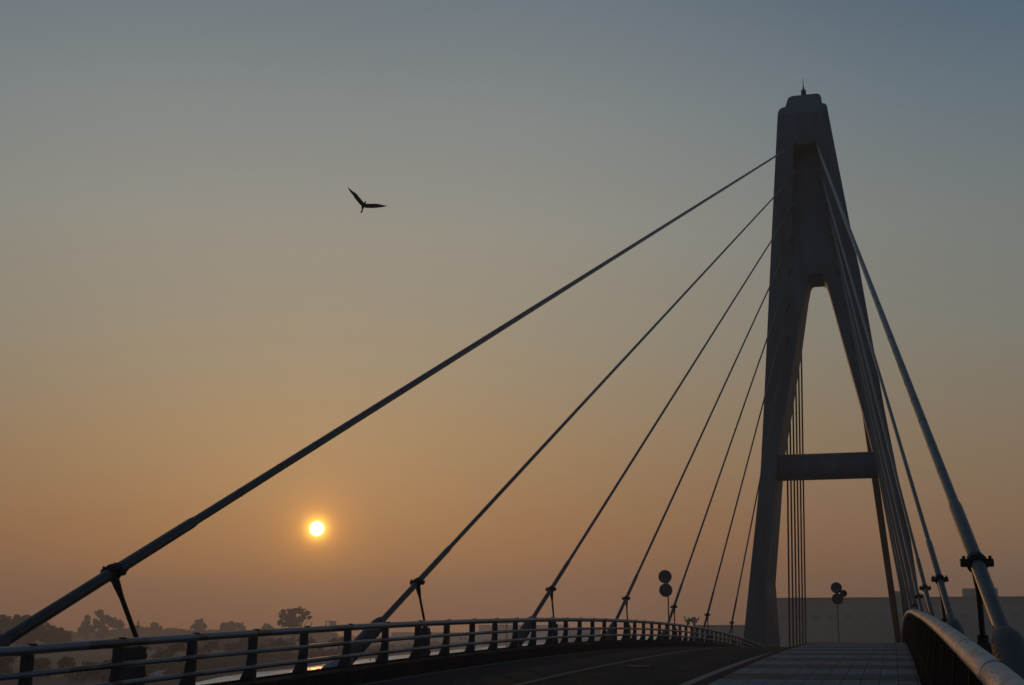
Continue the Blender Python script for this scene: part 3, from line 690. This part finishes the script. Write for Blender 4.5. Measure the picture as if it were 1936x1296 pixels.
# gantry tower
p = at(627, 1200, Y=830); t = Thing('gantry_tower', 'faint lattice gantry with a box cabin on the skyline right of the ragged tree', 'gantry', (p.x, p.y, ZG))
k = p.dot(_F)/FPX; zt = at(627,1174,Y=830).z
b = MB()
for dx in (-12*k, -3.5*k, 6.5*k): b.box(p.x+dx-.35, p.x+dx+.35, p.y-.35, p.y+.35, ZG, zt)
b.box(p.x-12*k, p.x+7*k, p.y-.3, p.y+.3, zt-.7, zt)
t.part('gantry_frame', b, MT['pole'])
b = MB(); b.box(p.x-3.5*k, p.x+6.5*k, p.y-2, p.y+2, zt-11*k, zt-2*k); t.part('cabin', b, MT['wall'])
b = MB(); b.box(p.x-3*k, p.x+6*k, p.y-1.6, p.y+1.6, ZG, zt-30*k); t.part('base_block', b, MT['wall2'])
def upole(label, x, ytop, D, arms, mi='pole', side=1.0):
    top = at(x, ytop, Y=D); k = top.dot(_F)/FPX
    t = Thing('utility_pole', label, 'utility pole', (top.x, top.y, ZG), 'utility poles across the river')
    b = MB(); b.tube([(top.x, top.y, ZG-.5), (top.x, top.y, top.z)], [.24, .16], 10); t.part('pole', b, MT[mi])
    for dy, w0, w1 in arms:
        z = top.z-dy*k
        b = MB(); b.box(top.x+w0*k, top.x+w1*k, top.y-.08, top.y+.08, z-.07, z+.07); o = t.part('crossarm', b, MT['clamp'])
        b = MB()
        for j in range(4):
            xx = top.x+(w0+(w1-w0)*(j+.1)/3.2)*k; b.tube([(xx, top.y, z+.07), (xx, top.y, z+.34)], [.09, .05], 6)
        t.part('insulators', b, MT['clamp'], parent=o)
    return top, k, t
p1, k1, _ = upole('thin power pole left of the small round tree', 261.5, 1174, 330, [(9.5,-9,4),(12,-5,4)])
p2, k2, _ = upole('dark power pole with double crossarms seen through the rail by the third anchor', 958, 1172, 330, [(7,-16,14),(11,-14,-2)])
p3, k3, t3 = upole('stout utility pole with crossarms and a transformer left of the tower', 1312, 1167, 170, [(5,-10,9),(7.5,-17,-2),(10,-4,5)])
b = MB(); b.tube([(p3.x-.75, p3.y, p3.z-.95), (p3.x-.75, p3.y, p3.z-.35)], .2, 12); b.tube([(p3.x-1.1,p3.y,p3.z-.3),(p3.x-1.2,p3.y,p3.z+.1)], .07, 8); t3.part('transformer', b, MT['clamp'])
upole('slim mast just right of the ragged tree', 589, 1177, 420, [])
def wire(label, a, c, sag, r=.02):
    n = 14; pts = [Vector(a).lerp(Vector(c), i/n)-Vector((0,0,sag*4*(i/n)*(1-i/n))) for i in range(n+1)]
    b = MB(); b.tube(pts, r, 5); tag(b.build('power_line', MT['clamp']), label, 'power line', 'overhead power lines')
q = at(400, 1208, Y=470)
wire('thin power line running right from the thin power pole', (p1.x+.4, p1.y, p1.z-9.3*k1), q, 1.0, .03)
q = at(1238, 1190, Y=210)
wire('thin line drooping left from the stout utility pole', (p3.x-1, p3.y, p3.z-.4), q, 1.2, .02)

# hut details
b = MB(); p = at(292, 1273, Y=196); zt = p.z+.35
b.box(p.x-.65, p.x+.6, p.y, p.y+2, ZG, zt-.6); hut = [o for o in C.objects if o.name == 'hut'][0]
o = b.build('wall', MT['wall2'], hut, loc=tuple(hut.location))
b = MB(); b.add([(p.x-.8,p.y-.2,zt-.6),(p.x+.75,p.y-.2,zt-.7),(p.x+.65,p.y+2.2,zt-.05),(p.x-.65,p.y+2.2,zt+.05),(p.x-.8,p.y-.2,zt-.75),(p.x+.75,p.y-.2,zt-.85),(p.x+.65,p.y+2.2,zt-.2),(p.x-.65,p.y+2.2,zt-.1)],
    [(0,1,2,3),(4,7,6,5),(0,4,5,1),(1,5,6,2),(2,6,7,3),(3,7,4,0)])
b.build('roof', MT['base'], hut, loc=tuple(hut.location))
# mooring posts standing in the water near the bank
def moor(label, x, y):
    p = at(x, y, Z=ZW); b = MB()
    b.tube([(p.x,p.y,ZW-.5),(p.x,p.y,ZW+1.3)], .16, 8); tag(b.build('mooring_post', MT['clamp'], loc=(p.x,p.y,ZW)), label, 'mooring post', 'mooring posts in the river')
moor('dark mooring post in the bright water right of the fifth rail post', 700, 1250)
moor('second mooring post beside the pale anchor base', 711, 1251)
moor('small post in the water below the far bank', 1008, 1219)

# ---------------------------------------------------------------- haze
b = MB(); b.box(-1250, 700, -320, 1520, ZW-1.6, 52.5)
hm = bpy.data.materials.new('haze'); hm.use_nodes = True; t = hm.node_tree; t.nodes.clear()
vo = t.nodes.new('ShaderNodeVolumePrincipled'); vo.inputs['Color'].default_value = (.90,.82,.72,1)
vo.inputs['Density'].default_value = .00072; vo.inputs['Anisotropy'].default_value = .55
ou = t.nodes.new('ShaderNodeOutputMaterial'); t.links.new(vo.outputs[0], ou.inputs['Volume'])
hz = b.build('haze', hm); tag(hz, 'thin orange evening haze', 'haze', kind='stuff'); hm.cycles.homogeneous_volume = True
